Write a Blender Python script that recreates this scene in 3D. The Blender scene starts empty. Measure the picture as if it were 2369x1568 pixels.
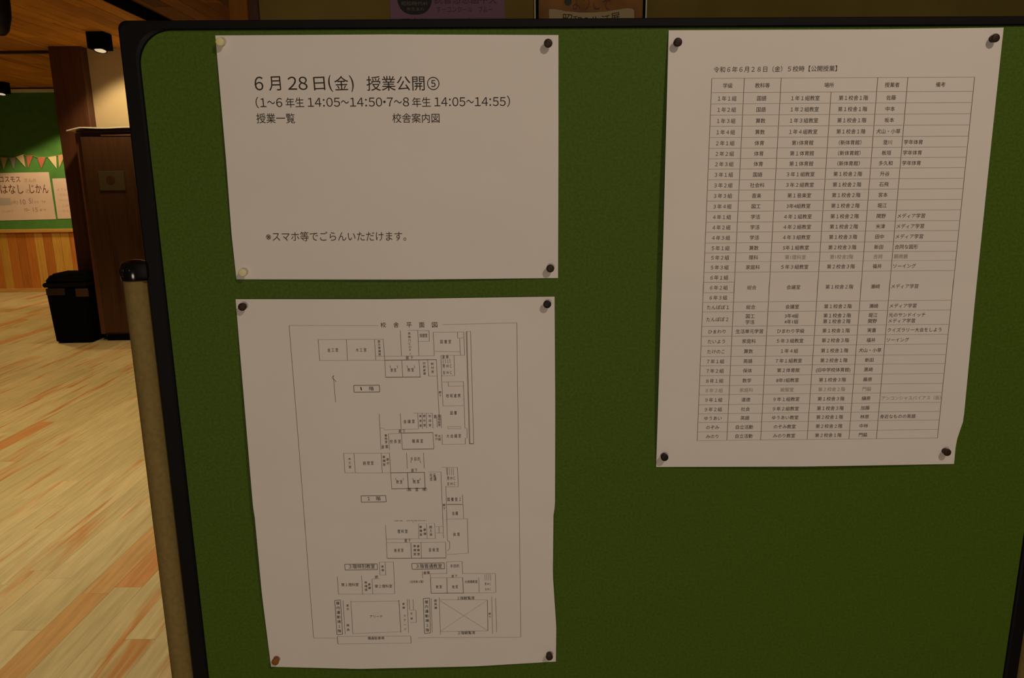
import bpy, bmesh, math, random
from mathutils import Vector, Matrix
random.seed(7)
sc = bpy.context.scene
COL = sc.collection

# ------------------------------------------------------------------ camera
F = 1707.5
CAM = Vector((0.0, -0.6892, 1.65))
yaw, pitch, roll = 0.0294, 0.2136, -0.0114
fw = Vector((math.sin(yaw) * math.cos(pitch), math.cos(yaw) * math.cos(pitch), -math.sin(pitch)))
r0 = Vector((math.cos(yaw), -math.sin(yaw), 0))
u0 = r0.cross(fw)
RT = math.cos(roll) * r0 + math.sin(roll) * u0
UP = -math.sin(roll) * r0 + math.cos(roll) * u0
cd = bpy.data.cameras.new('camera')
cd.sensor_width = 36.0
cd.sensor_fit = 'HORIZONTAL'
cd.lens = F * 36.0 / 2369.0
cd.clip_start = 0.02
cd.clip_end = 60
cam = bpy.data.objects.new('camera', cd)
cam.matrix_world = Matrix(((RT.x, UP.x, -fw.x, CAM.x), (RT.y, UP.y, -fw.y, CAM.y), (RT.z, UP.z, -fw.z, CAM.z), (0, 0, 0, 1)))
COL.objects.link(cam)
sc.camera = cam

# ------------------------------------------------------------------ world, exposure
w = bpy.data.worlds.new('world')
sc.world = w
w.use_nodes = True
w.node_tree.nodes['Background'].inputs[0].default_value = (1.0, 0.75, 0.45, 1)
w.node_tree.nodes['Background'].inputs[1].default_value = 0.02
sc.view_settings.view_transform = 'Standard'
sc.view_settings.look = 'None'
sc.view_settings.exposure = 0.0
sc.view_settings.gamma = 1.0
sc.view_settings.use_curve_mapping = False

CEIL = 3.05
YF = 11.04      # far wall
YB = 2.0        # wall behind the board


def area(name, loc, size, energy, color, aim):
    l = bpy.data.lights.new(name, 'AREA')
    l.shape = 'DISK'
    l.size = size
    l.energy = energy
    l.color = color
    o = bpy.data.objects.new(name, l)
    o.location = loc
    o.rotation_euler = (Vector(aim) - Vector(loc)).to_track_quat('-Z', 'Y').to_euler()
    COL.objects.link(o)
    return o


NEUT = (1.0, 0.815, 0.635)
WARM = (1.0, 0.70, 0.36)
def spot(loc, energy, color, aim, size, blend=0.6, soft=0.15):
    l = bpy.data.lights.new('unseen_light', 'SPOT')
    l.energy = energy
    l.color = color
    l.spot_size = math.radians(size)
    l.spot_blend = blend
    l.shadow_soft_size = soft
    o = bpy.data.objects.new('unseen_light', l)
    o.location = loc
    o.rotation_euler = (Vector(aim) - Vector(loc)).to_track_quat('-Z', 'Y').to_euler()
    COL.objects.link(o)


area('unseen_light', (0.78, -1.25, 2.80), 0.08, 9.0, NEUT, (0.35, 0, 1.5))
area('unseen_light', (-0.35, -2.5, 1.25), 0.6, 11.6, NEUT, (0.0, 0, 0.9))  # added low fill for light bouncing round the room, no lamp here
area('unseen_light', (1.9, -2.6, 2.9), 0.6, 3, NEUT, (0.4, 0, 1.3))
spot((-2.3, 2.2, 3.0), 285, (1.0, 0.76, 0.42), (-2.3, 2.4, 0), 115)
spot((-3.4, 4.9, 3.0), 225, (1.0, 0.66, 0.27), (-3.45, 4.9, 0), 105)
spot((-6.3, 8.2, 3.0), 235, (1.0, 0.66, 0.25), (-6.3, 8.4, 0), 125)

# ------------------------------------------------------------------ helpers


def ray(px, py):
    return (px - 1184.5) / F * RT - (py - 784) / F * UP + fw


def onY(px, py, y):
    d = ray(px, py)
    return CAM + d * ((y - CAM.y) / d.y)


def onZ(px, py, z):
    d = ray(px, py)
    return CAM + d * ((z - CAM.z) / d.z)


def project(P):
    d = Vector(P) - CAM
    z = d.dot(fw)
    if z < 0.05:
        return (-9999, -9999)
    return (1184.5 + F * d.dot(RT) / z, 784 - F * d.dot(UP) / z)


def link(name, me, mat=None, parent=None):
    o = bpy.data.objects.new(name, me)
    COL.objects.link(o)
    if mat is not None and me is not None and len(me.materials) == 0:
        me.materials.append(mat)
    if parent is not None:
        o.parent = parent
        o.matrix_parent_inverse = Matrix.Translation(parent.location).inverted() if False else Matrix()
        o.location = -Vector(parent.location)
    return o


def obj(name, bm, mat, parent=None, smooth=False):
    """bm is in world coordinates; the mesh is stored around its own centre (top level) or the parent's origin"""
    me = bpy.data.meshes.new(name)
    if parent is None:
        c = Vector((0, 0, 0))
        if len(bm.verts):
            xs = [v.co for v in bm.verts]
            c = Vector(((min(v.x for v in xs) + max(v.x for v in xs)) / 2, (min(v.y for v in xs) + max(v.y for v in xs)) / 2, min(v.z for v in xs)))
        bmesh.ops.translate(bm, verts=bm.verts, vec=-c)
    bm.to_mesh(me)
    bm.free()
    if smooth:
        for p in me.polygons:
            p.use_smooth = True
        try:
            me.set_sharp_from_angle(angle=math.radians(40))
        except Exception:
            pass
    me.materials.append(mat)
    o = bpy.data.objects.new(name, me)
    COL.objects.link(o)
    if parent is None:
        o.location = c
    else:
        o.parent = parent
        off = Vector((0, 0, 0))
        p = parent
        while p is not None:
            off += p.location
            p = p.parent
        o.location = -off
    return o


def tag(o, label=None, cat=None, group=None, kind=None):
    if label: o['label'] = label
    if cat: o['category'] = cat
    if group: o['group'] = group
    if kind: o['kind'] = kind
    return o


def thing(name, loc, label, cat, group=None):
    o = bpy.data.objects.new(name, None)
    COL.objects.link(o)
    o.location = loc
    o.empty_display_size = 0.05
    return tag(o, label, cat, group)


def box(bm, x0, x1, y0, y1, z0, z1, bev=0.0, seg=1):
    m = Matrix.Translation(((x0 + x1) / 2, (y0 + y1) / 2, (z0 + z1) / 2)) @ Matrix.Diagonal((abs(x1 - x0), abs(y1 - y0), abs(z1 - z0), 1))
    g = bmesh.ops.create_cube(bm, size=1, matrix=m)
    if bev > 0:
        vs = set(g['verts'])
        es = [e for e in bm.edges if e.verts[0] in vs and e.verts[1] in vs]
        bmesh.ops.bevel(bm, geom=es, offset=bev, segments=seg, affect='EDGES', profile=0.5)
    return bm


def nbox(*a, **k):
    return box(bmesh.new(), *a, **k)


def lathe(bm, prof, mat4, n=20):
    """prof: list of (radius, height) along local z"""
    rings = []
    for r, h in prof:
        if r < 1e-6:
            rings.append([bm.verts.new(mat4 @ Vector((0, 0, h)))])
        else:
            rings.append([bm.verts.new(mat4 @ Vector((r * math.cos(2 * math.pi * i / n), r * math.sin(2 * math.pi * i / n), h))) for i in range(n)])
    for a, b in zip(rings, rings[1:]):
        for i in range(n):
            j = (i + 1) % n
            if len(a) == 1 and len(b) == 1: continue
            if len(a) == 1: bm.faces.new((a[0], b[j], b[i]))
            elif len(b) == 1: bm.faces.new((a[i], a[j], b[0]))
            else: bm.faces.new((a[i], a[j], b[j], b[i]))
    bmesh.ops.recalc_face_normals(bm, faces=bm.faces)
    return bm


def extrude_poly(bm, pts, y0, y1):
    """pts (x,z) polygon extruded from y0 to y1"""
    a = [bm.verts.new((x, y0, z)) for x, z in pts]
    b = [bm.verts.new((x, y1, z)) for x, z in pts]
    bm.faces.new(a)
    bm.faces.new(list(reversed(b)))
    n = len(pts)
    for i in range(n):
        j = (i + 1) % n
        bm.faces.new((a[j], a[i], b[i], b[j]))
    bmesh.ops.recalc_face_normals(bm, faces=bm.faces)
    return bm


# ------------------------------------------------------------------ materials
def mat(name, col, rough=0.6, spec=0.5, metal=0.0, var=0.0, vscale=(20, 20, 20), bump=0.0, bscale=400, emis=None, coat=0.0):
    m = bpy.data.materials.new(name)
    m.use_nodes = True
    nt = m.node_tree
    b = nt.nodes['Principled BSDF']
    b.inputs['Base Color'].default_value = (*col, 1)
    b.inputs['Roughness'].default_value = rough
    b.inputs['Specular IOR Level'].default_value = spec
    b.inputs['Metallic'].default_value = metal
    b.inputs['Coat Weight'].default_value = coat
    tc = nt.nodes.new('ShaderNodeNewGeometry')
    if var > 0:
        mp = nt.nodes.new('ShaderNodeMapping')
        mp.inputs['Scale'].default_value = vscale
        nz = nt.nodes.new('ShaderNodeTexNoise')
        nz.inputs['Scale'].default_value = 1
        nz.inputs['Detail'].default_value = 4
        nt.links.new(tc.outputs['Position'], mp.inputs['Vector'])
        nt.links.new(mp.outputs[0], nz.inputs['Vector'])
        rp = nt.nodes.new('ShaderNodeValToRGB')
        rp.color_ramp.elements[0].position = 0.3
        rp.color_ramp.elements[1].position = 0.7
        rp.color_ramp.elements[0].color = (*[c * (1 - var) for c in col], 1)
        rp.color_ramp.elements[1].color = (*[min(1, c * (1 + var)) for c in col], 1)
        nt.links.new(nz.outputs['Fac'], rp.inputs[0])
        nt.links.new(rp.outputs[0], b.inputs['Base Color'])
    if bump > 0:
        n2 = nt.nodes.new('ShaderNodeTexNoise')
        n2.inputs['Scale'].default_value = bscale
        n2.inputs['Detail'].default_value = 2
        nt.links.new(tc.outputs['Position'], n2.inputs['Vector'])
        bp = nt.nodes.new('ShaderNodeBump')
        bp.inputs['Strength'].default_value = bump
        bp.inputs['Distance'].default_value = 0.001
        nt.links.new(n2.outputs['Fac'], bp.inputs['Height'])
        nt.links.new(bp.outputs[0], b.inputs['Normal'])
    if emis:
        b.inputs['Emission Color'].default_value = (*emis[0], 1)
        b.inputs['Emission Strength'].default_value = emis[1]
    return m


def wood(name, ramp, vscale, rough=0.4, streak=(0.5, 0.25, 0.08), smix=0.5, coat=0.0, spos=(0.56, 0.70), spec=0.5):
    """ramp: [(pos, colour)] picked by the per-piece 'tint'; grain noise stretched by vscale, offset per piece"""
    m = bpy.data.materials.new(name)
    m.use_nodes = True
    nt = m.node_tree
    N = nt.nodes.new
    b = nt.nodes['Principled BSDF']
    b.inputs['Roughness'].default_value = rough
    b.inputs['Coat Weight'].default_value = coat
    b.inputs['Specular IOR Level'].default_value = spec
    at = N('ShaderNodeAttribute')
    at.attribute_name = 'tint'
    g = N('ShaderNodeNewGeometry')
    mp = N('ShaderNodeMapping')
    mp.inputs['Scale'].default_value = vscale
    nt.links.new(g.outputs['Position'], mp.inputs['Vector'])
    mul = N('ShaderNodeMath'); mul.operation = 'MULTIPLY'; mul.inputs[1].default_value = 37.0
    nt.links.new(at.outputs['Fac'], mul.inputs[0])
    ad = N('ShaderNodeVectorMath'); ad.operation = 'ADD'
    nt.links.new(mp.outputs[0], ad.inputs[0])
    nt.links.new(mul.outputs[0], ad.inputs[1])
    n1 = N('ShaderNodeTexNoise'); n1.inputs['Scale'].default_value = 1.0; n1.inputs['Detail'].default_value = 5
    n1.inputs['Roughness'].default_value = 0.55
    nt.links.new(ad.outputs[0], n1.inputs['Vector'])
    n2 = N('ShaderNodeTexNoise'); n2.inputs['Scale'].default_value = 4.5; n2.inputs['Detail'].default_value = 6
    nt.links.new(ad.outputs[0], n2.inputs['Vector'])
    cr = N('ShaderNodeValToRGB')
    cr.color_ramp.interpolation = 'CONSTANT' if False else 'LINEAR'
    els = cr.color_ramp.elements
    els[0].position, els[0].color = ramp[0][0], (*ramp[0][1], 1)
    els[1].position, els[1].color = ramp[-1][0], (*ramp[-1][1], 1)
    for p, c in ramp[1:-1]:
        e = els.new(p); e.color = (*c, 1)
    nt.links.new(at.outputs['Fac'], cr.inputs[0])
    sr = N('ShaderNodeMapRange')
    sr.inputs['From Min'].default_value = spos[0]; sr.inputs['From Max'].default_value = spos[1]
    sr.inputs['To Max'].default_value = smix
    nt.links.new(n1.outputs['Fac'], sr.inputs['Value'])
    mx = N('ShaderNodeMix'); mx.data_type = 'RGBA'
    nt.links.new(sr.outputs[0], mx.inputs['Factor'])
    nt.links.new(cr.outputs[0], mx.inputs[6])
    mx.inputs[7].default_value = (*streak, 1)
    fr = N('ShaderNodeMapRange')
    fr.inputs['From Min'].default_value = 0.35; fr.inputs['From Max'].default_value = 0.65
    fr.inputs['To Min'].default_value = 0.86; fr.inputs['To Max'].default_value = 1.08
    nt.links.new(n2.outputs['Fac'], fr.inputs['Value'])
    vm = N('ShaderNodeVectorMath'); vm.operation = 'SCALE'
    nt.links.new(mx.outputs[2], vm.inputs[0])
    nt.links.new(fr.outputs[0], vm.inputs['Scale'])
    nt.links.new(vm.outputs[0], b.inputs['Base Color'])
    return m


PAPER = mat('paper_white', (0.80, 0.77, 0.74), 0.85, 0.2, var=0.02, vscale=(9, 9, 9))
INK = mat('ink_black', (0.040, 0.030, 0.024), 0.7, 0.2)
INKMID = mat('ink_mid', (0.10, 0.08, 0.07), 0.7, 0.2)
INKSOFT = mat('ink_soft', (0.085, 0.066, 0.052), 0.7, 0.2)
INKFAINT = mat('ink_faint', (0.40, 0.36, 0.32), 0.8, 0.1)
LINEFAINT = mat('ink_hairline', (0.47, 0.43, 0.40), 0.8, 0.1)
LINEDARK = mat('ink_rule', (0.13, 0.10, 0.08), 0.8, 0.1)
BLACK = mat('black_plastic', (0.0055, 0.0055, 0.006), 0.50, 0.12)
BLACKG = mat('black_gloss', (0.0055, 0.0055, 0.006), 0.16, 0.5)
BLACKM = mat('black_matt', (0.005, 0.005, 0.005), 0.9, 0.0)


def green_vinyl():
    m = mat('green_vinyl', (0.062, 0.118, 0.016), 0.55, 0.16, bump=0.35, bscale=900)
    nt = m.node_tree
    b = nt.nodes['Principled BSDF']
    g = [n for n in nt.nodes if n.type == 'NEW_GEOMETRY'][0]
    nz = nt.nodes.new('ShaderNodeTexNoise'); nz.inputs['Scale'].default_value = 420; nz.inputs['Detail'].default_value = 2
    nt.links.new(g.outputs['Position'], nz.inputs['Vector'])
    cr = nt.nodes.new('ShaderNodeValToRGB')
    cr.color_ramp.elements[0].position = .3; cr.color_ramp.elements[0].color = (0.055, 0.104, 0.0062, 1)
    cr.color_ramp.elements[1].position = .7; cr.color_ramp.elements[1].color = (0.076, 0.142, 0.012, 1)
    nt.links.new(nz.outputs['Fac'], cr.inputs[0])
    nt.links.new(cr.outputs[0], b.inputs['Base Color'])
    return m


GREEN = green_vinyl()
POST = mat('beige_enamel', (0.225, 0.165, 0.052), 0.75, 0.2, var=0.12, vscale=(260, 260, 200))
PINCREAM = mat('pin_cream', (0.80, 0.76, 0.42), 0.6, 0.3)
PINBROWN = mat('pin_dark_brown', (0.035, 0.017, 0.010), 0.55, 0.3)
PINBLACK = mat('pin_black', (0.010, 0.009, 0.007), 0.55, 0.3)
PINORANGE = mat('pin_orange_brown', (0.28, 0.10, 0.02), 0.6, 0.3)
STEEL = mat('steel', (0.5, 0.5, 0.5), 0.3, metal=1.0)
FLOORW = wood('floor_maple', [(0.0, (0.43, 0.38, 0.22)), (0.62, (0.50, 0.44, 0.27)), (0.74, (0.46, 0.34, 0.17)), (0.82, (0.46, 0.25, 0.12)), (0.92, (0.44, 0.21, 0.06)), (1.0, (0.48, 0.41, 0.24))],
              (13, 0.9, 1), rough=0.40, streak=(0.42, 0.18, 0.05), smix=0.85, coat=0.0, spos=(0.57, 0.67))
CEILW = wood('ceiling_wood', [(0.0, (0.09, 0.034, 0.008)), (0.3, (0.36, 0.145, 0.022)), (1.0, (0.60, 0.27, 0.030))],
             (9, 0.7, 1), rough=0.75, streak=(0.14, 0.05, 0.015), smix=0.6, spec=0.1)
WAINW = wood('wainscot_wood', [(0.0, (0.40, 0.14, 0.022)), (0.6, (0.54, 0.20, 0.030)), (0.75, (0.50, 0.28, 0.05)), (1.0, (0.58, 0.33, 0.07))],
             (14, 14, 0.9), rough=0.5, streak=(0.32, 0.10, 0.02), smix=0.5)
TRIMW = wood('trim_wood', [(0.0, (0.55, 0.30, 0.09)), (1.0, (0.60, 0.34, 0.10))], (1, 12, 12), streak=(0.4, 0.18, 0.04))
DARKW = wood('dark_walnut', [(0.0, (0.058, 0.029, 0.014)), (1.0, (0.082, 0.040, 0.018))], (14, 14, 0.8), rough=0.5, streak=(0.02, 0.009, 0.005), smix=0.6, spec=0.15)
COLW = wood('column_wood', [(0.0, (0.060, 0.024, 0.013)), (1.0, (0.13, 0.045, 0.018))], (10, 10, 0.6), rough=0.55, streak=(0.04, 0.015, 0.008), smix=0.6)
CREAM = mat('cream_plaster', (0.52, 0.44, 0.28), 0.85, 0.2, var=0.04, vscale=(3, 3, 3), bump=0.2, bscale=60)
OLIVE = mat('ochre_wall', (0.23, 0.185, 0.046), 0.85, 0.2, var=0.10, vscale=(6, 6, 6), bump=0.2, bscale=90)
PLASTER = mat('warm_plaster', (0.50, 0.40, 0.26), 0.9, 0.2, var=0.05, vscale=(2, 2, 2))
FARGREEN = mat('green_felt', (0.085, 0.25, 0.060), 0.9, 0.1, var=0.08, vscale=(12, 12, 12))
WHITETRIM = mat('pale_trim', (0.80, 0.86, 0.74), 0.5)
LENS = mat('lamp_lens', (0.8, 0.8, 0.8), 0.4, emis=((1.0, 0.84, 0.58), 0.50))


def tinted(me, val):
    a = me.attributes.new('tint', 'FLOAT', 'POINT')
    a.data.foreach_set('value', [val] * len(me.vertices) if not isinstance(val, list) else val)


# ------------------------------------------------------------------ floor (planks run a little askew to the board)
XL, XR, YN = -9.6, 4.0, -4.2
bm = nbox(XL - .1, XR + .1, YN - .1, YF + .15, -0.12, -0.014)
floor = tag(obj('floor', bm, mat('floor_bed', (0.07, 0.04, 0.02), 0.9)), kind='structure')
ANG = 0.045
PW = 0.1153
ca, sa = math.cos(ANG), math.sin(ANG)


def plank_quad(s0, s1, t0, t1):
    return [(s * ca + t * sa, -s * sa + t * ca) for s, t in ((s0, t0), (s1, t0), (s1, t1), (s0, t1))]


FTINT = {}
cand = []
s_start = -1.454 - PW * 74
k = 0
while True:
    s0 = s_start + k * PW
    if s0 > XR + 0.6: break
    rnd = random.Random(k * 13 + 5)
    t = YN - 0.8 - rnd.random() * 1.2
    while t < YF + 0.6:
        L = rnd.uniform(0.75, 1.65)
        h = rnd.uniform(-0.0004, 0.0)
        tint = rnd.random()
        if tint > 0.70 and rnd.random() < 0.55: tint = rnd.random() * .6
        cand.append((s0, s0 + PW, t, t + L, h, tint, k))
        t += L
    k += 1


def clip_poly(pts):
    def cl(pts, f, g):
        out = []
        for i in range(len(pts)):
            a, b = pts[i - 1], pts[i]
            fa, fb = f(a), f(b)
            if fa >= 0 and fb < 0 or fa < 0 and fb >= 0:
                q = fa / (fa - fb)
                out.append((a[0] + (b[0] - a[0]) * q, a[1] + (b[1] - a[1]) * q))
            if fb >= 0: out.append(b)
        return out
    for f in (lambda p: p[0] - XL, lambda p: XR - p[0], lambda p: p[1] - YN, lambda p: YF - p[1]):
        pts = cl(pts, f, None)
        if len(pts) < 3: return []
    return pts


def add_plank(bm, pts, ztop, zbot=-0.014, bev=0.0008):
    cx = sum(p[0] for p in pts) / len(pts); cy = sum(p[1] for p in pts) / len(pts)
    top = [bm.verts.new((x, y, ztop)) for x, y in pts]
    bot = [bm.verts.new((x, y, zbot)) for x, y in pts]
    bm.faces.new(top)
    n = len(pts)
    for i in range(n):
        j = (i + 1) % n
        bm.faces.new((top[j], top[i], bot[i], bot[j]))


vis, rest = [], []
GAPS = {}
for c in cand:
    g = 0.00035
    seam = 0.0022 if abs(c[1] - (-1.454 - 17 * PW)) < 0.01 else g
    pts = clip_poly(plank_quad(c[0] + g, c[1] - seam, c[2] + g, c[3] - g))
    if not pts: continue
    inview = False
    for a in range(5):
        for b_ in range(2):
            s = c[0] + (c[1] - c[0]) * b_; t = c[2] + (c[3] - c[2]) * a / 4
            px, py = project((s * ca + t * sa, -s * sa + t * ca, 0))
            if -60 < px < 480 and 600 < py < 1640: inview = True
    (vis if inview else rest).append((pts, c))
vis.sort(key=lambda v: (sum(p[1] for p in v[0]) / len(v[0])))
for pts, c in vis[300:]: rest.append((pts, c))
for pts, c in vis[:300]:
    bm = bmesh.new(); add_plank(bm, pts, c[4])
    o = obj('plank', bm, FLOORW, floor)
    tinted(o.data, c[5])
bm = bmesh.new(); vals = []
for pts, c in rest:
    add_plank(bm, pts, c[4]); vals += [c[5]] * (2 * len(pts))
o = obj('planks', bm, FLOORW, floor); tinted(o.data, vals); o['kind'] = 'stuff'

# ------------------------------------------------------------------ ceiling with boards
ceil_ = tag(obj('ceiling', nbox(XL - .1, XR + .1, YN - .1, YF + .15, CEIL + 0.012, CEIL + 0.12), mat('ceiling_back', (0.03, 0.015, 0.008), 0.9)), kind='structure')
BW = 0.15
restb = bmesh.new(); vals = []
nvis = 0
i = 0
x = XL
while x < XR - 0.01:
    rnd = random.Random(i + 900)
    y = YN + 0.0
    first = True
    while y < YF - 0.01:
        L = rnd.uniform(1.6, 3.2) * (rnd.uniform(.3, 1) if first else 1)
        first = False
        y1 = min(YF, y + L)
        if YF - y1 < 0.3: y1 = YF
        dz = rnd.uniform(0, 0.0015)
        tt = rnd.random() * .6 + .4 if x < -2.9 else rnd.random() * .2  # lamp glow put into the tint: boards lighter left of the track, darker beyond
        inview = any(-80 < project((xx, y + (y1 - y) * q / 4, CEIL))[0] < 640 and -80 < project((xx, y + (y1 - y) * q / 4, CEIL))[1] < 240 for q in range(5) for xx in (x, x + BW))
        if inview and nvis < 290:
            o = obj('board', nbox(x + .0015, min(XR, x + BW) - .0015, y + .0008, y1 - .0008, CEIL - dz, CEIL + .012), CEILW, ceil_)
            tinted(o.data, tt); nvis += 1
        else:
            box(restb, x + .0015, min(XR, x + BW) - .0015, y + .0008, y1 - .0008, CEIL - dz, CEIL + .012); vals += [tt] * 8
        y = y1
    x += BW; i += 1
o = obj('boards', restb, CEILW, ceil_); tinted(o.data, vals); o['kind'] = 'stuff'

# ------------------------------------------------------------------ walls
def wall(name, a, m): return tag(obj(name, nbox(*a), m), kind='structure')


wall_far = wall('wall_far', (XL, XR, YF + .02, YF + .15, 0, CEIL), PLASTER)
wall('wall_left', (XL - .12, XL, YN, YF + .02, 0, CEIL), PLASTER)
wall('wall_right', (XR, XR + .12, YN, YF + .02, 0, CEIL), PLASTER)
wall('wall_near', (XL, XR, YN - .12, YN, 0, CEIL), PLASTER)
xb0 = onY(600, 20, YB).x
wall_behind = wall('wall_behind', (xb0, XR, YB, YB + .12, 0, CEIL), OLIVE)
xp = [onY(px, 20, YB - .03).x for px in (530, 573, 597)]
o = tag(obj('trim_1', nbox(xp[0], xp[1], YB - .035, YB + .12, 0, CEIL, bev=.003), CEILW), kind='structure'); tinted(o.data, .22)
o = tag(obj('trim_2', nbox(xp[1], xb0, YB - .015, YB + .12, 0, CEIL), COLW), kind='structure'); tinted(o.data, .3)

# far wall: pinboard, ledge, wainscot boards
zt = onY(60, 214, YF).z
pin = tag(obj('pinboard', nbox(XL + .3, -5.35, YF - .005, YF + .019, 0.975, zt), FARGREEN), 'wide green felt pinboard covering the far wall above the wooden wainscot', 'pinboard')
o = tag(obj('trim_5', nbox(XL, -5.3, YF - .01, YF + .019, zt + .047, CEIL - .002), DARKW), kind='structure'); tinted(o.data, .8)
fr = obj('top_trim', nbox(XL + .3, -5.35, YF - .05, YF + .019, zt, zt + .045, bev=.003), WHITETRIM, pin)
o = tag(obj('trim_3', nbox(XL, -5.3, YF - .05, YF + .02, .925, .975, bev=.004), TRIMW), kind='structure'); tinted(o.data, .5)
o = tag(obj('baseboard_far', nbox(XL, -5.3, YF - .022, YF + .019, 0, .06, bev=.003), TRIMW), kind='structure'); tinted(o.data, .1)
x = XL
i = 0
while x < -5.35:
    rnd = random.Random(i + 40)
    o = obj('wainscot_board', nbox(x + .002, x + .133, YF - .012 - rnd.random() * .001, YF + .019, .06, .925, bev=.002), WAINW, wall_far)
    tt = rnd.random() * .6 if rnd.random() < .93 else rnd.uniform(.75, 1)
    if -6.80 < x < -6.50: tt = .93
    tinted(o.data, tt)
    x += .135; i += 1
# cross batten and black track on the ceiling
ya = onZ(60, 118, CEIL).y
o = tag(obj('trim_4', nbox(XL, -4.55, ya - .03, ya + .03, CEIL - .03, CEIL - .0015, bev=.003), DARKW), kind='structure'); tinted(o.data, .3)
xt = onZ(258, 0, CEIL).x
tr = tag(obj('ceiling_track', nbox(xt, xt + .15, YN + .5, 8.0, CEIL - .035, CEIL - .0015, bev=.003), BLACKM),
         'long black track running along the wooden ceiling above the notice board corner', 'track')

# column, cream partition
YC = 7.60
cx0, cx1 = onY(136, 300, YC).x, onY(209, 286, YC).x
o = tag(obj('wooden_column', nbox(cx0, cx1, YC, YC + .3, 0, CEIL - .0015, bev=.006), COLW), 'dark reddish-brown wooden column reaching the ceiling beside the tall cabinet', 'column'); tinted(o.data, .4)
wall('wall_cream', (cx1, -1.2, YC + .12, YC + .24, 0, CEIL), CREAM)

# ------------------------------------------------------------------ tall cabinet
YK = 7.17
kx = onY(184, 330, YK).x
kz = onY(240, 304, YK).z
cab = thing('tall_cabinet', (kx + .45, YK + .2, 0), 'tall dark brown wooden cabinet with a pale cloth on top, behind the black bin', 'cabinet')
W = 1.25
for p in (('carcass', nbox(kx, kx + W, YK + .02, YK + .40, .07, kz - .01, bev=.004), DARKW),
          ('plinth', nbox(kx + .01, kx + W - .01, YK + .03, YK + .39, 0, .07), BLACKM),
          ('top_panel', nbox(kx - .02, kx + W + .02, YK - .005, YK + .41, kz - .01, kz + .012, bev=.004), DARKW)):
    o = obj(p[0], p[1], p[2], cab)
    if p[2] is DARKW: tinted(o.data, .4)
for n_ in range(2):
    a = kx + .012 + n_ * (W / 2 - .004)
    d = obj('door', nbox(a, a + W / 2 - .02, YK, YK + .02, .09, kz - .05, bev=.003), DARKW, cab); tinted(d.data, .3 + .3 * n_)
    hx = a + (W / 2 - .06 if n_ == 0 else .03)
    h = bmesh.new(); box(h, hx, hx + .014, YK - .03, YK - .018, 1.0, 1.16, bev=.003)
    box(h, hx + .002, hx + .012, YK - .02, YK, 1.01, 1.022); box(h, hx + .002, hx + .012, YK - .02, YK, 1.138, 1.15)
    obj('handle', h, BLACKM, d)
o = obj('rail', nbox(kx + .22, kx + W - .02, YK - .004, YK + .019, kz - .045, kz - .025, bev=.003), mat('rail_brown', (0.16, 0.10, 0.07), 0.4), cab)
o = obj('edge_strip', nbox(kx - .055, kx - .002, YK + .03, YK + .36, .07, kz - .012, bev=.008, seg=2), COLW, cab); tinted(o.data, .7)
# cloth on top
bm = bmesh.new()
nx, ny = 30, 8
g = []
zc = kz + .0135
for i in range(nx + 1):
    row = []
    for j in range(ny + 1):
        u, v = i / nx, j / ny
        X = kx - .10 + u * (W + .10); Yy = YK - .03 + v * .36
        z = zc + .014 + .004 * math.sin(u * 17 + v * 3) + .003 * math.sin(v * 9 + u * 5)
        if u < .10: z -= (.10 - u) * .25
        row.append(bm.verts.new((X, Yy, z)))
    g.append(row)
for i in range(nx):
    for j in range(ny): bm.faces.new((g[i][j], g[i + 1][j], g[i + 1][j + 1], g[i][j + 1]))
r = bmesh.ops.extrude_face_region(bm, geom=bm.faces[:])
bmesh.ops.translate(bm, verts=[v for v in r['geom'] if isinstance(v, bmesh.types.BMVert)], vec=(0, 0, .012))
bmesh.ops.recalc_face_normals(bm, faces=bm.faces)
tag(obj('folded_cloth', bm, mat('cloth_pale', (0.62, 0.60, 0.50), .9, var=.06, vscale=(30, 30, 30)), smooth=True), 'pale rumpled cloth lying on top of the tall brown cabinet', 'cloth')
# small notice on the cabinet
a, b_ = onY(226, 396, YK - .006), onY(291, 440, YK - .006)
bm = nbox(a.x, b_.x, YK - .007, YK - .002, b_.z, a.z, bev=.001)
nt_ = tag(obj('notice_card', bm, mat('notice_olive', (0.052, 0.040, 0.010), .7)), 'small olive notice card with a dark mark on the brown cabinet door', 'notice')
bm = bmesh.new()
lathe(bm, [(0, 0), (.030, 0), (.045, .001), (.030, .002), (0, .002)], Matrix.Translation(((a.x + b_.x) / 2 - .01, YK - .0072, (a.z + b_.z) / 2 + .008)) @ Matrix.Rotation(math.pi / 2, 4, 'X'), 14)
obj('dark_mark', bm, DARKW, nt_)

# ------------------------------------------------------------------ black bin
bx0, bx1, by0, by1 = -4.64, -4.195, 7.06, 7.50
bn = thing('waste_bin', ((bx0 + bx1) / 2, (by0 + by1) / 2, 0), 'black plastic waste bin with a sloping lid on the floor before the column', 'bin')


def taper(z0, z1, in0, in1, bev=.02):
    bm = bmesh.new()
    vs = []
    for z, q in ((z0, in0), (z1, in1)):
        vs.append([bm.verts.new(p) for p in ((bx0 + q, by0 + q, z), (bx1 - q, by0 + q, z), (bx1 - q, by1 - q, z), (bx0 + q, by1 - q, z))])
    bm.faces.new(vs[0][::-1]); bm.faces.new(vs[1])
    for i in range(4): bm.faces.new((vs[0][i], vs[0][(i + 1) % 4], vs[1][(i + 1) % 4], vs[1][i]))
    bmesh.ops.recalc_face_normals(bm, faces=bm.faces)
    bmesh.ops.bevel(bm, geom=bm.edges[:], offset=bev, segments=2, affect='EDGES')
    return bm


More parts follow.
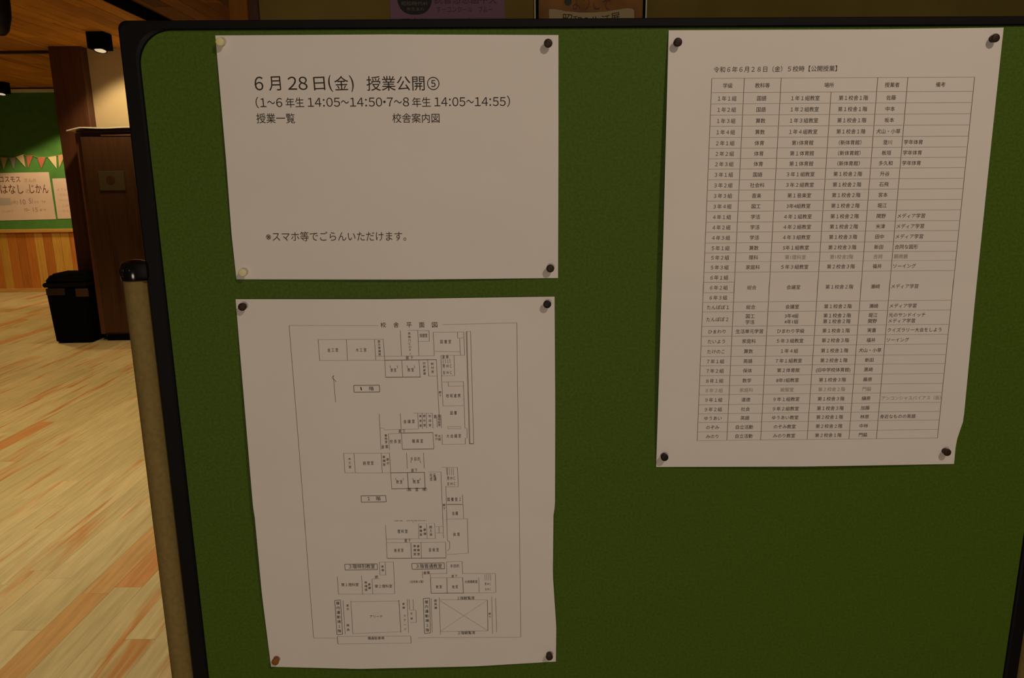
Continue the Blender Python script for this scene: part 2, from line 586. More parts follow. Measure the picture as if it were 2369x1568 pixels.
obj('body', taper(0, .60, .035, .012), BLACKM, bn, True)
obj('rim', taper(.60, .645, -.002, -.002, .01), BLACK, bn, True)
obj('lid', taper(.645, .735, .004, .06, .02), BLACKM, bn, True)
obj('reflection_band', nbox(bx0 + .03, bx0 + .22, by0 - .004, by0 + .006, .52, .59, bev=.003), mat('bin_brown', (0.022, 0.012, 0.008), .5), bn)  # thin brown band standing in for a reflection on the bin
obj('reflection_patch', nbox(bx0 + .33, bx0 + .46, by0 - .003, by0 + .01, .50, .585, bev=.003), mat('bin_reflection', (0.05, 0.024, 0.014), .5), bn)  # second reflection on the bin front, built as a thin brown patch

# ------------------------------------------------------------------ ceiling downlights
def downlight(px, py, label, energy, aim, loc=None, size=.165, h=.15, spot=95, tilt=.28):
    p = loc or onZ(px, py, CEIL)
    p = Vector((p[0], p[1], CEIL))
    t = thing('cube_downlight', (p.x, p.y, p.z - .0015 - h), label, 'lamp', 'black cube downlights on the wooden ceiling')
    s = size / 2
    obj('housing', nbox(p.x - s, p.x + s, p.y - s, p.y + s, p.z - .0015 - h, p.z - .0015, bev=.004), BLACKM, t)
    M = Matrix.Translation((p.x + .004, p.y - .012, p.z - .0015 - h)) @ Matrix.Rotation(math.pi - tilt, 4, 'X')
    bm = lathe(bmesh.new(), [(0, -.02), (.062, -.02), (.062, .014), (.052, .014), (.050, .010)], M, 24)
    obj('lens_ring', bm, BLACK, t, True)
    bm = lathe(bmesh.new(), [(0, .013), (.030, .012), (.051, .009)], M, 24)
    obj('lens', bm, LENS, t, True)
    l = bpy.data.lights.new('downlight_beam', 'SPOT')
    l.energy = energy; l.color = WARM; l.spot_size = math.radians(spot); l.spot_blend = .40; l.shadow_soft_size = .04
    o = bpy.data.objects.new('downlight_beam', l)
    COL.objects.link(o)
    o.location = (p.x, p.y - .02, p.z - h - .05)
    o.rotation_euler = (Vector(aim) - o.location).to_track_quat('-Z', 'Y').to_euler()
    return t


p1 = onZ(228, 76, CEIL)
downlight(0, 0, 'black cube ceiling lamp glowing beside the column, above the cream wall', 54, (p1.x + .20, 7.72, 1.58), loc=p1, spot=112)
p2 = onZ(0, 190, CEIL)
downlight(0, 0, 'black cube ceiling lamp at the top edge of the far green pinboard', 30, (p2.x, p2.y + .3, 0), loc=p2, spot=80)
downlight(0, 0, 'black cube ceiling lamp hidden behind the wooden column, lighting the bunting', 115, (-6.35, YF, 0.9), loc=(onY(163, 190, 10.15).x, 10.15, 0), spot=78)

# hanging dark lamp at top left
pp = onY(-8, 60, 3.2)
pz = onY(8, 80, 3.2).z
pl = thing('pendant_lamp', (pp.x, 3.2, pz), 'dark rounded pendant lamp cut off by the top left corner of the photo', 'lamp')
M = Matrix.Translation((pp.x, 3.2, pz))
obj('shade', lathe(bmesh.new(), [(0, .012), (.03, .012), (.035, 0), (.052, .02), (.068, .08), (.072, .15), (.070, .22), (.045, .27), (.015, .29), (0, .29)], M, 28), mat('shade_dark', (0.012, 0.006, 0.010), .5), pl, True)
obj('cord', lathe(bmesh.new(), [(.004, .285), (.004, CEIL - .0015 - pz)], M, 8), BLACKM, pl)
obj('canopy', lathe(bmesh.new(), [(0, CEIL - .03 - pz), (.04, CEIL - .03 - pz), (.045, CEIL - .002 - pz), (0, CEIL - .002 - pz)], M, 20), BLACKM, pl)

# ------------------------------------------------------------------ lettering
_cache = {}


def glyphs(s, res=2, off=0.0):
    off = 0.0
    key = (s, res, off)
    if key in _cache: return _cache[key]
    cu = bpy.data.curves.new('t', 'FONT')
    cu.body = s
    cu.size = 1
    cu.resolution_u = res
    cu.offset = off
    cu.fill_mode = 'FRONT'
    ob = bpy.data.objects.new('t', cu)
    COL.objects.link(ob)
    dg = bpy.context.evaluated_depsgraph_get()
    me = ob.evaluated_get(dg).to_mesh()
    vs = [(v.co.x, v.co.y) for v in me.vertices]
    fs = [tuple(p.vertices) for p in me.polygons]
    ob.evaluated_get(dg).to_mesh_clear()
    bpy.data.objects.remove(ob)
    bpy.data.curves.remove(cu)
    xs = [v[0] for v in vs] or [0, 1]; ys = [v[1] for v in vs] or [0, 1]
    _cache[key] = (vs, fs, (min(xs), max(xs), min(ys), max(ys)))
    return _cache[key]


class Sheet:
    """a flat print surface: plane y, optional bulge D(x,z); collects print geometry per ink"""

    def __init__(s, y, D=None, lift=0.0002):
        s.y, s.D, s.lift, s.b = y, D, lift, {}

    def P(s, px, py):
        p = onY(px, py, s.y); return Vector((p.x, p.z))

    def put(s, x, z, extra=0.0):
        d = (s.D(x, z) if s.D else 0.0) + s.lift + extra
        p0 = Vector((x, s.y, z))
        return p0 + (CAM - p0) * (d / (s.y - CAM.y)) if s.D else Vector((x, s.y - d, z))

    def buf(s, key): return s.b.setdefault(key, ([], []))

    def add(s, key, vs, fs, extra=0.0):
        V, Fc = s.buf(key); o = len(V)
        V += [s.put(x, z, extra) for x, z in vs]
        Fc += [tuple(i + o for i in f) for f in fs]

    def fit(s, key, text, px0, px1, py0, py1, dy=0.0, off=0.0, res=2):
        """text's ink box fitted into the pixel box (py0 top, py1 bottom at the left end; dy = rise of the right end)"""
        vs, fs, (a, b, c, d) = glyphs(text, res, off)
        A = s.P(px0, py1); B = s.P(px1, py1 + dy); T = s.P(px0, py0)
        u = B - A
        h = abs(T.y - A.y)
        n = Vector((-u.y, u.x)).normalized() * h
        s.add(key, [tuple(A + u * ((x - a) / (b - a or 1)) + n * ((y - c) / (d - c or 1))) for x, y in vs], fs)

    def em(s, key, text, x, z, size, align='c', ang=0.0, sx=1.0, off=0.0, res=2):
        vs, fs, (a, b, c, d) = glyphs(text, res, off)
        ox = -(a + b) / 2 if align == 'c' else -a
        ca_, sa_ = math.cos(ang), math.sin(ang)
        out = []
        for vx, vy in vs:
            X = (vx + ox) * size * sx; Z = (vy - 0.36) * size
            out.append((x + X * ca_ - Z * sa_, z + X * sa_ + Z * ca_))
        s.add(key, out, fs)

    def vert(s, key, text, px, py0, py1, w, off=0.0):
        n = len(text)
        q = s.P(px + w, py0) - s.P(px, py0)
        for i, ch in enumerate(text):
            f = (i + .5) / n
            y = py0 + (py1 - py0) * f
            x = px + (py1 - py0) * f * (1330 - px) / 8500
            p = s.P(x, y)
            s.em(key, ch, p.x, p.y, abs(q.x), off=off)

    def line(s, key, pts, wid, px=True):
        P = [s.P(*p) if px else Vector(p) for p in pts]
        for a, b in zip(P, P[1:]):
            d = b - a
            L = d.length
            if L < 1e-7: continue
            n = Vector((-d.y, d.x)) / L * wid / 2
            k = max(1, int(L / 0.012)) if s.D else 1
            vs = []
            for i in range(k + 1):
                q = a + d * (i / k)
                vs += [tuple(q + n), tuple(q - n)]
            s.add(key, vs, [(2 * i, 2 * i + 1, 2 * i + 3, 2 * i + 2) for i in range(k)])

    def build(s, parts, name, parent):
        off = Vector((0, 0, 0)); p = parent
        while p is not None: off += p.location; p = p.parent
        V, Fc, mi = [], [], []
        for i, (key, m) in enumerate(parts):
            v_, f_ = s.b[key]
            o_ = len(V); V += [tuple(v - off) for v in v_]
            Fc += [tuple(j + o_ for j in f) for f in f_]; mi += [i] * len(f_)
        me = bpy.data.meshes.new(name)
        me.from_pydata(V, [], Fc)
        for key, m in parts: me.materials.append(m)
        me.polygons.foreach_set('material_index', mi)
        o = bpy.data.objects.new(name, me); COL.objects.link(o); o.parent = parent
        o['kind'] = 'stuff'
        return o


# ------------------------------------------------------------------ the mobile notice board
BX0, BX1, BZ1, BZ0 = -0.317, 0.566, 1.787, 0.62
nb = thing('notice_board', (0.1245, 0, 0), 'large green mobile notice board in a black frame on beige posts', 'notice board')


def rrect(x0, x1, z0, z1, r, n=10):
    pts = []
    for cx, cz, a0 in ((x1 - r, z1 - r, 0), (x0 + r, z1 - r, 90), (x0 + r, z0 + r, 180), (x1 - r, z0 + r, 270)):
        for i in range(n + 1):
            a = math.radians(a0 + 90 * i / n)
            pts.append((cx + r * math.cos(a), cz + r * math.sin(a)))
    return pts


def ring(outer, inner, prof):
    """prof: (t, y) t=0 outer .. 1 inner, closed loop"""
    bm = bmesh.new(); loops = []
    n = len(outer)
    for t, y in prof:
        loops.append([bm.verts.new((o[0] + (i[0] - o[0]) * t, y, o[1] + (i[1] - o[1]) * t)) for o, i in zip(outer, inner)])
    for a, b in zip(loops, loops[1:] + loops[:1]):
        for i in range(n):
            j = (i + 1) % n
            bm.faces.new((a[i], a[j], b[j], b[i]))
    bmesh.ops.recalc_face_normals(bm, faces=bm.faces)
    return bm


out_ = rrect(BX0, BX1, BZ0, BZ1, .006)
inn_ = rrect(BX0 + .0165, BX1 - .0165, BZ0 + .0165, BZ1 - .0085, .030)
frame = obj('frame', ring(out_, inn_, [(0, .003), (.05, -.0006), (.16, -.0025), (.84, -.0025), (.95, -.0016), (1, .0003), (1, .0235), (.9, .0265), (.1, .0265), (0, .022)]), BLACK, nb, False)
obj('panel', nbox(BX0 + .006, BX1 - .006, 0.0, .024, BZ0 + .006, BZ1 - .004), GREEN, nb)
PR = .0117
for sgn, pxx in ((-1, -.3288), (1, .5777)):
    ps = obj('post', lathe(bmesh.new(), [(0, .08), (PR, .08), (PR, 1.5665), (0, 1.5665)], Matrix.Translation((pxx, .006, 0)), 28), POST, nb, True)
    # ribbed black cap
    bm = bmesh.new()
    M = Matrix.Translation((pxx, .006, 0))
    lathe(bm, [(PR + .0012, 1.562), (PR + .0016, 1.564), (PR + .0016, 1.5745), (PR * .95, 1.5785), (PR * .45, 1.5805), (0, 1.581)], M, 28)
    for a in range(5):
        aa = math.radians(-150 + a * 30)
        box(bm, pxx + math.cos(aa) * (PR + .0012) - .0009, pxx + math.cos(aa) * (PR + .0012) + .0009, .006 + math.sin(aa) * (PR + .0012) - .0009, .006 + math.sin(aa) * (PR + .0012) + .0009, 1.566, 1.5735, bev=.0004)
    obj('cap', bm, BLACKG, ps, True)
    xa = pxx if sgn < 0 else BX1 - .004
    xb = BX0 + .004 if sgn < 0 else pxx
    obj('bracket', nbox(xa, xb, -.0065, .017, 1.564, 1.579 if sgn < 0 else 1.576, bev=.002, seg=2), BLACK, nb, True)
    obj('bracket', nbox(xa, xb, -.0, .017, .70, .73, bev=.002, seg=2), BLACK, nb, True)
    ft = obj('foot', nbox(pxx - .02, pxx + .02, -.24, .26, .055, .085, bev=.006, seg=2), POST, nb, True)
    for yy in (-.21, .23):
        bm = lathe(bmesh.new(), [(0, -.011), (.022, -.011), (.025, -.007), (.025, .007), (.022, .011), (0, .011)], Matrix.Translation((pxx, yy, .0255)) @ Matrix.Rotation(math.pi / 2, 4, 'Y'), 18)
        box(bm, pxx - .016, pxx - .012, yy - .008, yy + .008, .02, .056); box(bm, pxx + .012, pxx + .016, yy - .008, yy + .008, .02, .056)
        obj('caster', bm, BLACK, ft, True)
obj('crossbar', nbox(-.318, .567, -.002, .014, .20, .23, bev=.003), POST, nb)


# ------------------------------------------------------------------ the three sheets of paper
def lerp_poly(poly, t):
    """poly: [(t, px, py)]"""
    for a, b in zip(poly, poly[1:]):
        if t <= b[0] or b is poly[-1]:
            q = (t - a[0]) / (b[0] - a[0])
            return Vector((a[1] + (b[1] - a[1]) * q, a[2] + (b[2] - a[2]) * q))


def make_paper(name, label, left, right, top, bottom, depth, nx=36, ny=52):
    """Coons patch between four edge polylines, seen points put on the (slightly bulging) sheet"""
    C00, C10 = Vector(left[0][1:]), Vector(right[0][1:])
    C01, C11 = Vector(left[-1][1:]), Vector(right[-1][1:])
    A = onY(*C00, 0); B = onY(*C10, 0); Cc = onY(*C01, 0); Dd = onY(*C11, 0)

    def D(x, z):
        v = max(0, min(1, (A.z + B.z - 2 * z) / (A.z + B.z - Cc.z - Dd.z)))
        xl = A.x + (Cc.x - A.x) * v; xr = B.x + (Dd.x - B.x) * v
        u = max(0, min(1, (x - xl) / (xr - xl)))
        return depth(u, v)
    bm = bmesh.new(); g = []
    for j in range(ny + 1):
        v = j / ny; row = []
        for i in range(nx + 1):
            u = i / nx
            p = (lerp_poly(left, v) * (1 - u) + lerp_poly(right, v) * u + lerp_poly(top, u) * (1 - v) + lerp_poly(bottom, u) * v
                 - (C00 * (1 - u) * (1 - v) + C10 * u * (1 - v) + C01 * (1 - u) * v + C11 * u * v))
            q = onY(p.x, p.y, 0)
            d = D(q.x, q.z)
            q = q + (CAM - q) * (d / -CAM.y)
            row.append(bm.verts.new(q))
        g.append(row)
    for j in range(ny):
        for i in range(nx):
            bm.faces.new((g[j][i], g[j + 1][i], g[j + 1][i + 1], g[j][i + 1]))
    # thickness
    r = bmesh.ops.extrude_face_region(bm, geom=bm.faces[:])
    bmesh.ops.translate(bm, verts=[v for v in r['geom'] if isinstance(v, bmesh.types.BMVert)], vec=(0, .00018, 0))
    bmesh.ops.recalc_face_normals(bm, faces=bm.faces)
    o = tag(obj(name, bm, PAPER, smooth=True), label, 'paper')
    return o, Sheet(0.0, D, 0.00022), D


S = math.sin
PI = math.pi


def dep1(u, v):
    return .0008 + .0022 * S(PI * u) * (0.5 + .5 * v) + .0030 * S(PI * v) * (1 - u) ** 2 + .0015 * S(PI * v) * u * u + .0020 * S(PI * u) * S(PI * v) + .0006 * S(2 * PI * u + .5) * S(3 * PI * v) ** 2


def dep2(u, v):
    c = math.exp(-((v - .585) / .012) ** 2)
    return .0008 + .0016 * S(PI * u) + .0060 * S(PI * v) * (1 - u) ** 2 + .0045 * S(PI * v) ** 1.5 * u * u + .0035 * S(PI * u) * S(PI * v) - .0006 * c + .0022 * S(PI * u) * v ** 6 + .0025 * max(0, S(PI * min(1, max(0, (v - .6) / .4)))) * u ** 3


def dep3(u, v):
    c = math.exp(-((v - .56) / .012) ** 2)
    return .0008 + .0012 * S(PI * u) * (1 - v) + .0062 * S(PI * v) ** .7 * (1 - u) ** 2 + .0042 * S(PI * v) * u * u + .0022 * S(PI * u) * S(PI * v) - .0006 * c + .0036 * S(PI * u) * v ** 4


P1, s1, D1 = make_paper('timetable_notice', 'landscape white notice dated June 28 with large text, above the floor plan sheet',
    [(0, 498, 82), (.5, 522.5, 364), (.82, 536, 545), (1, 547, 646)], [(0, 1292, 81), (.5, 1292, 362), (1, 1291, 643)],
    [(0, 498, 82), (.5, 900, 79.5), (1, 1292, 81)], [(0, 547, 646), (.55, 950, 646.5), (1, 1291, 643)], dep1)
P2, s2, D2 = make_paper('floor_plan_sheet', 'portrait white sheet printed with the school floor plan, below the dated notice',
    [(0, 545, 692), (.13, 554, 800), (.572, 586, 1180), (.582, 588.5, 1187), (.8, 606, 1375), (1, 627, 1542)],
    [(0, 1283, 686), (.3, 1284.5, 940), (.575, 1284, 1175), (.581, 1280.5, 1179), (.76, 1279, 1330), (.9, 1287, 1450), (1, 1286, 1530)],
    [(0, 545, 692), (.45, 880, 692), (1, 1283, 686)], [(0, 627, 1542), (.3, 830, 1547), (.7, 1100, 1541), (1, 1286, 1530)], dep2)
P3, s3, D3 = make_paper('class_list_sheet', 'tall white sheet with a ruled table of classes on the right of the green board',
    [(0, 1547, 70), (.5, 1534, 570), (1, 1518, 1080)], [(0, 2322, 64), (.33, 2286, 400), (.63, 2256, 690), (.9, 2229, 972), (.95, 2212, 1022), (1, 2207, 1073)],
    [(0, 1547, 70), (.6, 2010, 68), (1, 2322, 64)], [(0, 1518, 1080), (.5, 1860, 1079), (1, 2207, 1073)], dep3)

# --- sheet 1
ADV = {':': .34, '~': .72, '(': .40, ')': .40, '･': .30, '-': .5}
FULL = {':': '：', '~': '～', '(': '（', ')': '）', '･': '・'}


def digits(sh, key, text, px0, px1, py0, py1, dy=0.0):
    """light gothic numerals: full-width glyphs set at proportional advances"""
    A = sh.P(px0, py1); B = sh.P(px1, py1 + dy); T = sh.P(px0, py0)
    u = B - A; h = abs(T.y - A.y)
    adv = [ADV.get(c, .60) for c in text]
    tot = sum(adv); x = 0
    n = Vector((-u.y, u.x)).normalized() * h
    ref = glyphs('８', 3)[2]
    for c, w_ in zip(text, adv):
        g = FULL.get(c) or chr(ord(c) + 0xFEE0)
        vs, fs, (a, b, cc, d) = glyphs(g, 3)
        gm = (a + b) / 2
        m = A + u * ((x + w_ / 2) / tot)
        sx_ = u.length / tot * (.60 * .84) / (ref[1] - ref[0])
        if c == '~': sx_ *= .75
        ud = u.normalized()
        sh.add(key, [tuple(m + ud * ((vx - gm) * sx_) + n * ((vy - ref[2]) / (ref[3] - ref[2]))) for vx, vy in vs], fs)
        x += w_


digits(s1, 'l1', '6', 588, 612, 177, 209); digits(s1, 'l1', '28', 665, 714, 177, 208)
for t, a, b, c, d in (('月', 623, 651, 177, 210), ('日', 727, 753, 178, 209), ('(', 763, 771, 174, 213),
                      ('金', 775, 807, 176, 209), (')', 813, 821, 174, 213), ('授業公開⑤', 849, 1017, 176, 210)):
    s1.fit('l1', t, a, b, c, d, dy=-1, res=4)
digits(s1, 'l2', '(1~6', 590, 655, 227, 248, -.5); digits(s1, 'l2', '14:05~14:50･7~8', 711, 948, 226, 247, -1); digits(s1, 'l2', '14:05~14:55)', 1004, 1182, 225, 246, -1)
for t, a, b, c, d in (('年生', 662, 704, 226, 249), ('年生', 954, 997, 225, 248)):
    s1.fit('l2', t, a, b, c, d, dy=-1, res=3)
s1.fit('l3', '授業一覧', 594, 683, 262, 285, off=-.006, res=3)
s1.fit('l4', '校舎案内図', 908, 1017, 262, 284, off=-.006, res=3)
s1.fit('small', '※スマホ等でごらんいただけます。', 616, 940, 536, 558, dy=-1, off=-.008, res=3)
for k_, n_ in (('l1', 'heading_text'), ('l2', 'time_text'), ('l3', 'caption_text'), ('l4', 'caption_text')):
    s1.build([(k_, INK)], n_, P1)
s1.build([('small', INKSOFT)], 'footnote_text', P1)

# --- sheet 2: floor plan
def ZA(x, y): return (640 + x / 3.6446, 680 + y / 3.6446)
def ZB(x, y): return (640 + x / 3.6446, 1020 + y / 3.6446)
def ZC(x, y): return (600 + x / 3.384, 1280 + y / 3.384)


def lines(Zf, key, wid, *polys):
    for p in polys:
        pts = [Zf(p[i], p[i + 1]) for i in range(0, len(p), 2)]
        s2.line(key, pts, wid)


def word(Zf, text, x0, x1, yc, h=32, key='txt', off=0.0):
    a = Zf(x0, yc + h / 2); b = Zf(x1, yc - h / 2)
    s2.fit(key, text, a[0], b[0], b[1], a[1], dy=-.5, off=off)


def vword(Zf, text, x, y0, y1, w=26, key='txt', off=0.0):
    a = Zf(x, y0); b = Zf(x, y1)
    s2.vert(key, text, a[0], a[1], b[1], w / 3.6, off)


V_ = .00036
H_ = .00034
# outer frame
s2.line('ln', [ZA(105, 264), ZA(195, 1385), ZB(187, 0) if False else ZA(195, 1385), ZB(270, 1130), ZC(425, 662)], V_)
s2.line('ln', [ZA(2025, 240), ZA(2040, 1385), ZB(2053, 1130), ZC(2047, 655)], V_)
s2.line('ft', [ZA(105, 264), ZA(860, 266)], H_); s2.line('ft', [ZA(1395, 258), ZA(2025, 242)], H_)
s2.line('ft', [ZC(425, 663), ZC(608, 663)], H_); s2.line('ft', [ZC(1240, 660), ZC(2047, 655)], H_)
# first floor: verticals dark, horizontals faint
lines(ZA, 'ln', V_, (350, 383, 363, 560), (588, 382, 598, 560), (825, 382, 836, 558), (898, 380, 912, 558), (1042, 305, 1053, 522), (1190, 305, 1200, 520),
      (1285, 308, 1288, 398), (1320, 322, 1330, 520), (1525, 320, 1527, 372), (1578, 320, 1585, 518), (1543, 375, 1550, 515),
      (1598, 315, 1625, 1262), (1604, 315, 1631, 1262), (1635, 315, 1662, 1262), (912, 558, 918, 697), (1055, 555, 1064, 697), (1200, 555, 1210, 695),
      (1274, 555, 1282, 692), (1347, 552, 1370, 1020), (1390, 685, 1403, 945), (1385, 518, 1392, 690), (1495, 515, 1502, 688), (1575, 738, 1588, 1130), (1605, 1132, 1607, 1215), (1590, 1215, 1592, 1265),
      (1395, 1185, 1397, 1268), (1446, 740, 1450, 778), (865, 1010, 880, 1312), (1042, 1005, 1050, 1138), (1052, 1168, 1060, 1308), (1190, 1005, 1195, 1135),
      (1227, 1005, 1230, 1135), (1261, 1005, 1266, 1132), (1312, 1005, 1319, 1132), (943, 1178, 951, 1312), (1318, 1168, 1326, 1305), (478, 685, 497, 912), (1350, 1030, 1354, 1125), (1385, 1015, 1390, 1130))
for x in (1403, 1422, 1442, 1460): lines(ZA, 'ln', V_ * .8, (x, 545, x + 3, 585))
lines(ZA, 'ft', H_, (350, 384, 898, 380), (363, 560, 836, 558), (836, 525, 1330, 520), (836, 558, 912, 558), (1105, 305, 1190, 305), (1193, 308, 1285, 308), (1198, 400, 1288, 398),
      (1320, 322, 1580, 320), (1335, 483, 1548, 487), (1527, 372, 1580, 368), (1498, 518, 1588, 516), (1385, 518, 1495, 515), (1392, 690, 1502, 688), (1400, 742, 1575, 738), (1450, 778, 1570, 775), (1403, 945, 1585, 940), (1588, 1130, 1605, 1132),
      (1590, 1215, 1607, 1215), (1395, 1267, 1592, 1265), (1440, 1118, 1555, 1118, 1553, 1135, 1442, 1135, 1440, 1118), (868, 1130, 905, 1130, 908, 1145, 1195, 1138), (1155, 1003, 1315, 1005), (940, 1178, 1052, 1174),
      (1598, 315, 1635, 315), (1285, 692, 1350, 692))
lines(ZA, 'ln', .0005, (918, 702, 1215, 699), (912, 558, 1347, 553), (1055, 1172, 1318, 1168), (1060, 1309, 1326, 1305), (1625, 1262, 1662, 1262))
lines(ZA, 'ln', V_, (485, 690, 468, 698, 470, 712, 490, 725, 500, 740))
lines(ZA, 'ln', .0005, (650, 770, 866, 768, 870, 825, 653, 828, 650, 770))
for x, c in ((878, '校'), (986, '舎'), (1096, '平'), (1202, '面'), (1311, '図')): word(ZA, c, x, x + 45, 261, 44, 'tx2')
word(ZA, '1', 712, 720, 798, 28, 'tx2'); word(ZA, '階', 782, 820, 797, 34, 'tx2', .012)
for t, a, b, c in (('金 工 室', 430, 520, 472), ('木 工 室', 668, 758, 472), ('保健室', 1205, 1272, 350), ('図 書 室', 1380, 1472, 402), ('廊 下', 1090, 1152, 537), ('教 室', 962, 1010, 642), ('教 室', 1105, 1158, 640),
                   ('倉 庫', 1397, 1450, 530), ('男 W C', 1400, 1475, 608), ('女 W C', 1403, 1476, 662), ('地 域 連 携', 1428, 1550, 858), ('図 書', 1465, 1520, 1003), ('会 議 室', 1070, 1165, 1075), ('廊 下', 1030, 1085, 1157),
                   ('校 長 室', 955, 1048, 1243), ('職 員 室', 1143, 1235, 1240), ('大 会 議 室', 1432, 1555, 1197), ('倉 庫', 885, 940, 1288), ('倉 庫', 1325, 1383, 1032)):
    word(ZA, t, a, b, c)
for x0, x1, y in ((955, 1020, 612), (1100, 1165, 612)):
    lines(ZA, 'ln', V_, (x0, y - 10, x0 + 4, y + 12), (x1 - 4, y - 10, x1, y + 12))
for t, x, a, b in (('更衣準備室', 862, 388, 522), ('昇降口ピロティ', 1118, 320, 515), ('印刷倉庫', 1243, 570, 685), ('教材室', 1312, 572, 672), ('廊下', 1377, 815, 872), ('湯沸室', 1209, 1010, 1130), ('更衣室', 1244, 1010, 1125), ('放送室', 1290, 1010, 1125), ('相談室', 1370, 1045, 1115), ('事務室', 920, 1180, 1260), ('受付', 1345, 1180, 1235), ('玄関', 1372, 1185, 1240)):
    vword(ZA, t, x, a, b, 24)
# second floor
lines(ZB, 'ln', V_, (565, 103, 576, 268), (652, 105, 664, 268), (882, 105, 891, 268), (952, 102, 962, 268), (962, 268, 970, 402), (1095, 98, 1102, 232), (1238, 98, 1245, 230), (1385, 260, 1408, 820),
      (1435, 222, 1438, 290), (1525, 222, 1531, 385), (1427, 380, 1440, 835), (1440, 835, 1460, 855, 1460, 905, 1440, 925), (1567, 452, 1577, 655), (1608, 655, 1616, 945), (918, 700, 932, 988), (1197, 697, 1199, 823), (1265, 697, 1269, 823),
      (1332, 693, 1338, 823), (1217, 855, 1222, 985), (1425, 852, 1429, 980), (1368, 725, 1370, 775))
lines(ZB, 'ln', .0005, (1103, 265, 1111, 402), (1246, 262, 1252, 400), (1132, 858, 1137, 988), (970, 403, 1265, 398), (962, 268, 1250, 264), (932, 989, 1430, 985), (712, 462, 920, 460, 924, 512, 715, 516, 712, 462), (1437, 534, 1567, 534))
for x in (1438, 1455, 1473, 1490): lines(ZB, 'ln', V_ * .8, (x, 228, x + 3, 288))
lines(ZB, 'ft', H_, (565, 103, 953, 102), (576, 268, 962, 268), (1280, 262, 1385, 260), (1390, 222, 1525, 222), (1430, 385, 1530, 385), (1437, 660, 1608, 655), (1437, 957, 1616, 945), (930, 826, 1335, 823), (1250, 693, 1332, 693), (1340, 722, 1400, 720),
      (1345, 775, 1400, 775), (930, 856, 1130, 856), (1137, 856, 1425, 852))
word(ZB, '2', 770, 786, 486, 28, 'tx2'); word(ZB, '階', 840, 878, 485, 34, 'tx2', .012)
for t, a, b, c in (('調 理 室', 728, 818, 187), ('多 目 的', 1130, 1210, 152), ('廊 下', 1135, 1187, 248), ('教 室', 1010, 1062, 345), ('教 室', 1150, 1205, 343), ('児 童', 1290, 1343, 290), ('会 議', 1292, 1348, 320), ('（教　室　棟）', 1097, 1268, 409),
                   ('男 W C', 1437, 1505, 315), ('女 W C', 1438, 1506, 360), ('図 書 室 ２', 1440, 1553, 492), ('会 議', 1480, 1530, 610), ('体 育', 1488, 1545, 788), ('（管理・特別教室棟）', 990, 1265, 683), ('理 科 室', 1020, 1105, 762), ('廊 下', 1080, 1130, 840),
                   ('美 術 室', 992, 1070, 922), ('音 楽 室', 1283, 1368, 918)):
    word(ZB, t, a, b, c)
for x0, x1, y in ((1003, 1070, 320), (1147, 1212, 320), (1130, 1215, 175)):
    lines(ZB, 'ln', V_, (x0, y - 8, x0 + 4, y + 10), (x1 - 4, y - 8, x1, y + 10))
for t, x, a, b in (('木工室', 613, 135, 235), ('準備室', 903, 120, 215), ('更衣', 936, 140, 205), ('廊下', 1411, 525, 585), ('準備室', 1213, 710, 805), ('倉庫', 1248, 730, 800), ('図工室', 1298, 710, 805), ('準備室', 1162, 870, 970), ('倉庫室', 1193, 870, 970)):
    vword(ZB, t, x, a, b, 26)
# third floor and gymnasium
lines(ZC, 'ln', V_, (940, 68, 945, 170), (985, 70, 990, 170), (1050, 68, 1060, 312), (610, 180, 620, 320), (800, 172, 808, 320), (882, 200, 888, 315), (1465, 65, 1468, 160), (1588, 62, 1592, 160), (1275, 140, 1280, 192),
      (1718, 190, 1722, 305), (1848, 158, 1852, 305), (655, 368, 672, 632), (716, 370, 732, 628), (1158, 358, 1168, 622), (1172, 358, 1177, 440), (1203, 358, 1207, 440), (1226, 445, 1230, 540), (1345, 350, 1354, 620), (1408, 345, 1418, 635),
      (1820, 340, 1825, 630), (1850, 350, 1858, 615), (1338, 158, 1341, 190))
lines(ZC, 'ln', .0005, (1340, 190, 1345, 310), (1468, 190, 1471, 310), (1592, 190, 1597, 308), (1092, 365, 1108, 620), (1785, 365, 1790, 605), (590, 368, 635, 364, 652, 632, 608, 636, 590, 368), (1283, 354, 1332, 350, 1340, 622, 1293, 626, 1283, 354),
      (610, 650, 615, 708), (1185, 648, 1188, 702), (668, 85, 923, 82, 925, 127, 672, 130, 668, 85), (1193, 78, 1447, 74, 1450, 120, 1196, 124, 1193, 78), (1345, 312, 1600, 310))
for x in (1765, 1780, 1795, 1810): lines(ZC, 'ln', V_ * .8, (x, 162, x + 3, 212))
lines(ZC, 'ft', H_, (940, 68, 1050, 66), (945, 170, 990, 168), (620, 320, 1060, 315), (882, 200, 945, 198), (1465, 65, 1588, 62), (1340, 157, 1465, 157), (1592, 157, 1850, 157), (1340, 190, 1595, 188), (1600, 310, 1850, 306), (720, 378, 1095, 372), (730, 628, 1108, 612),
      (1178, 445, 1225, 443), (1180, 541, 1230, 540), (1410, 362, 1785, 362), (1418, 612, 1790, 605), (1412, 368, 1788, 604), (1780, 368, 1420, 608), (610, 650, 1185, 646), (615, 708, 1188, 702))
word(ZC, '３階特別教室', 702, 905, 103, 34, 'tx2', .02); word(ZC, '３階普通教室', 1228, 1430, 99, 34, 'tx2', .02)
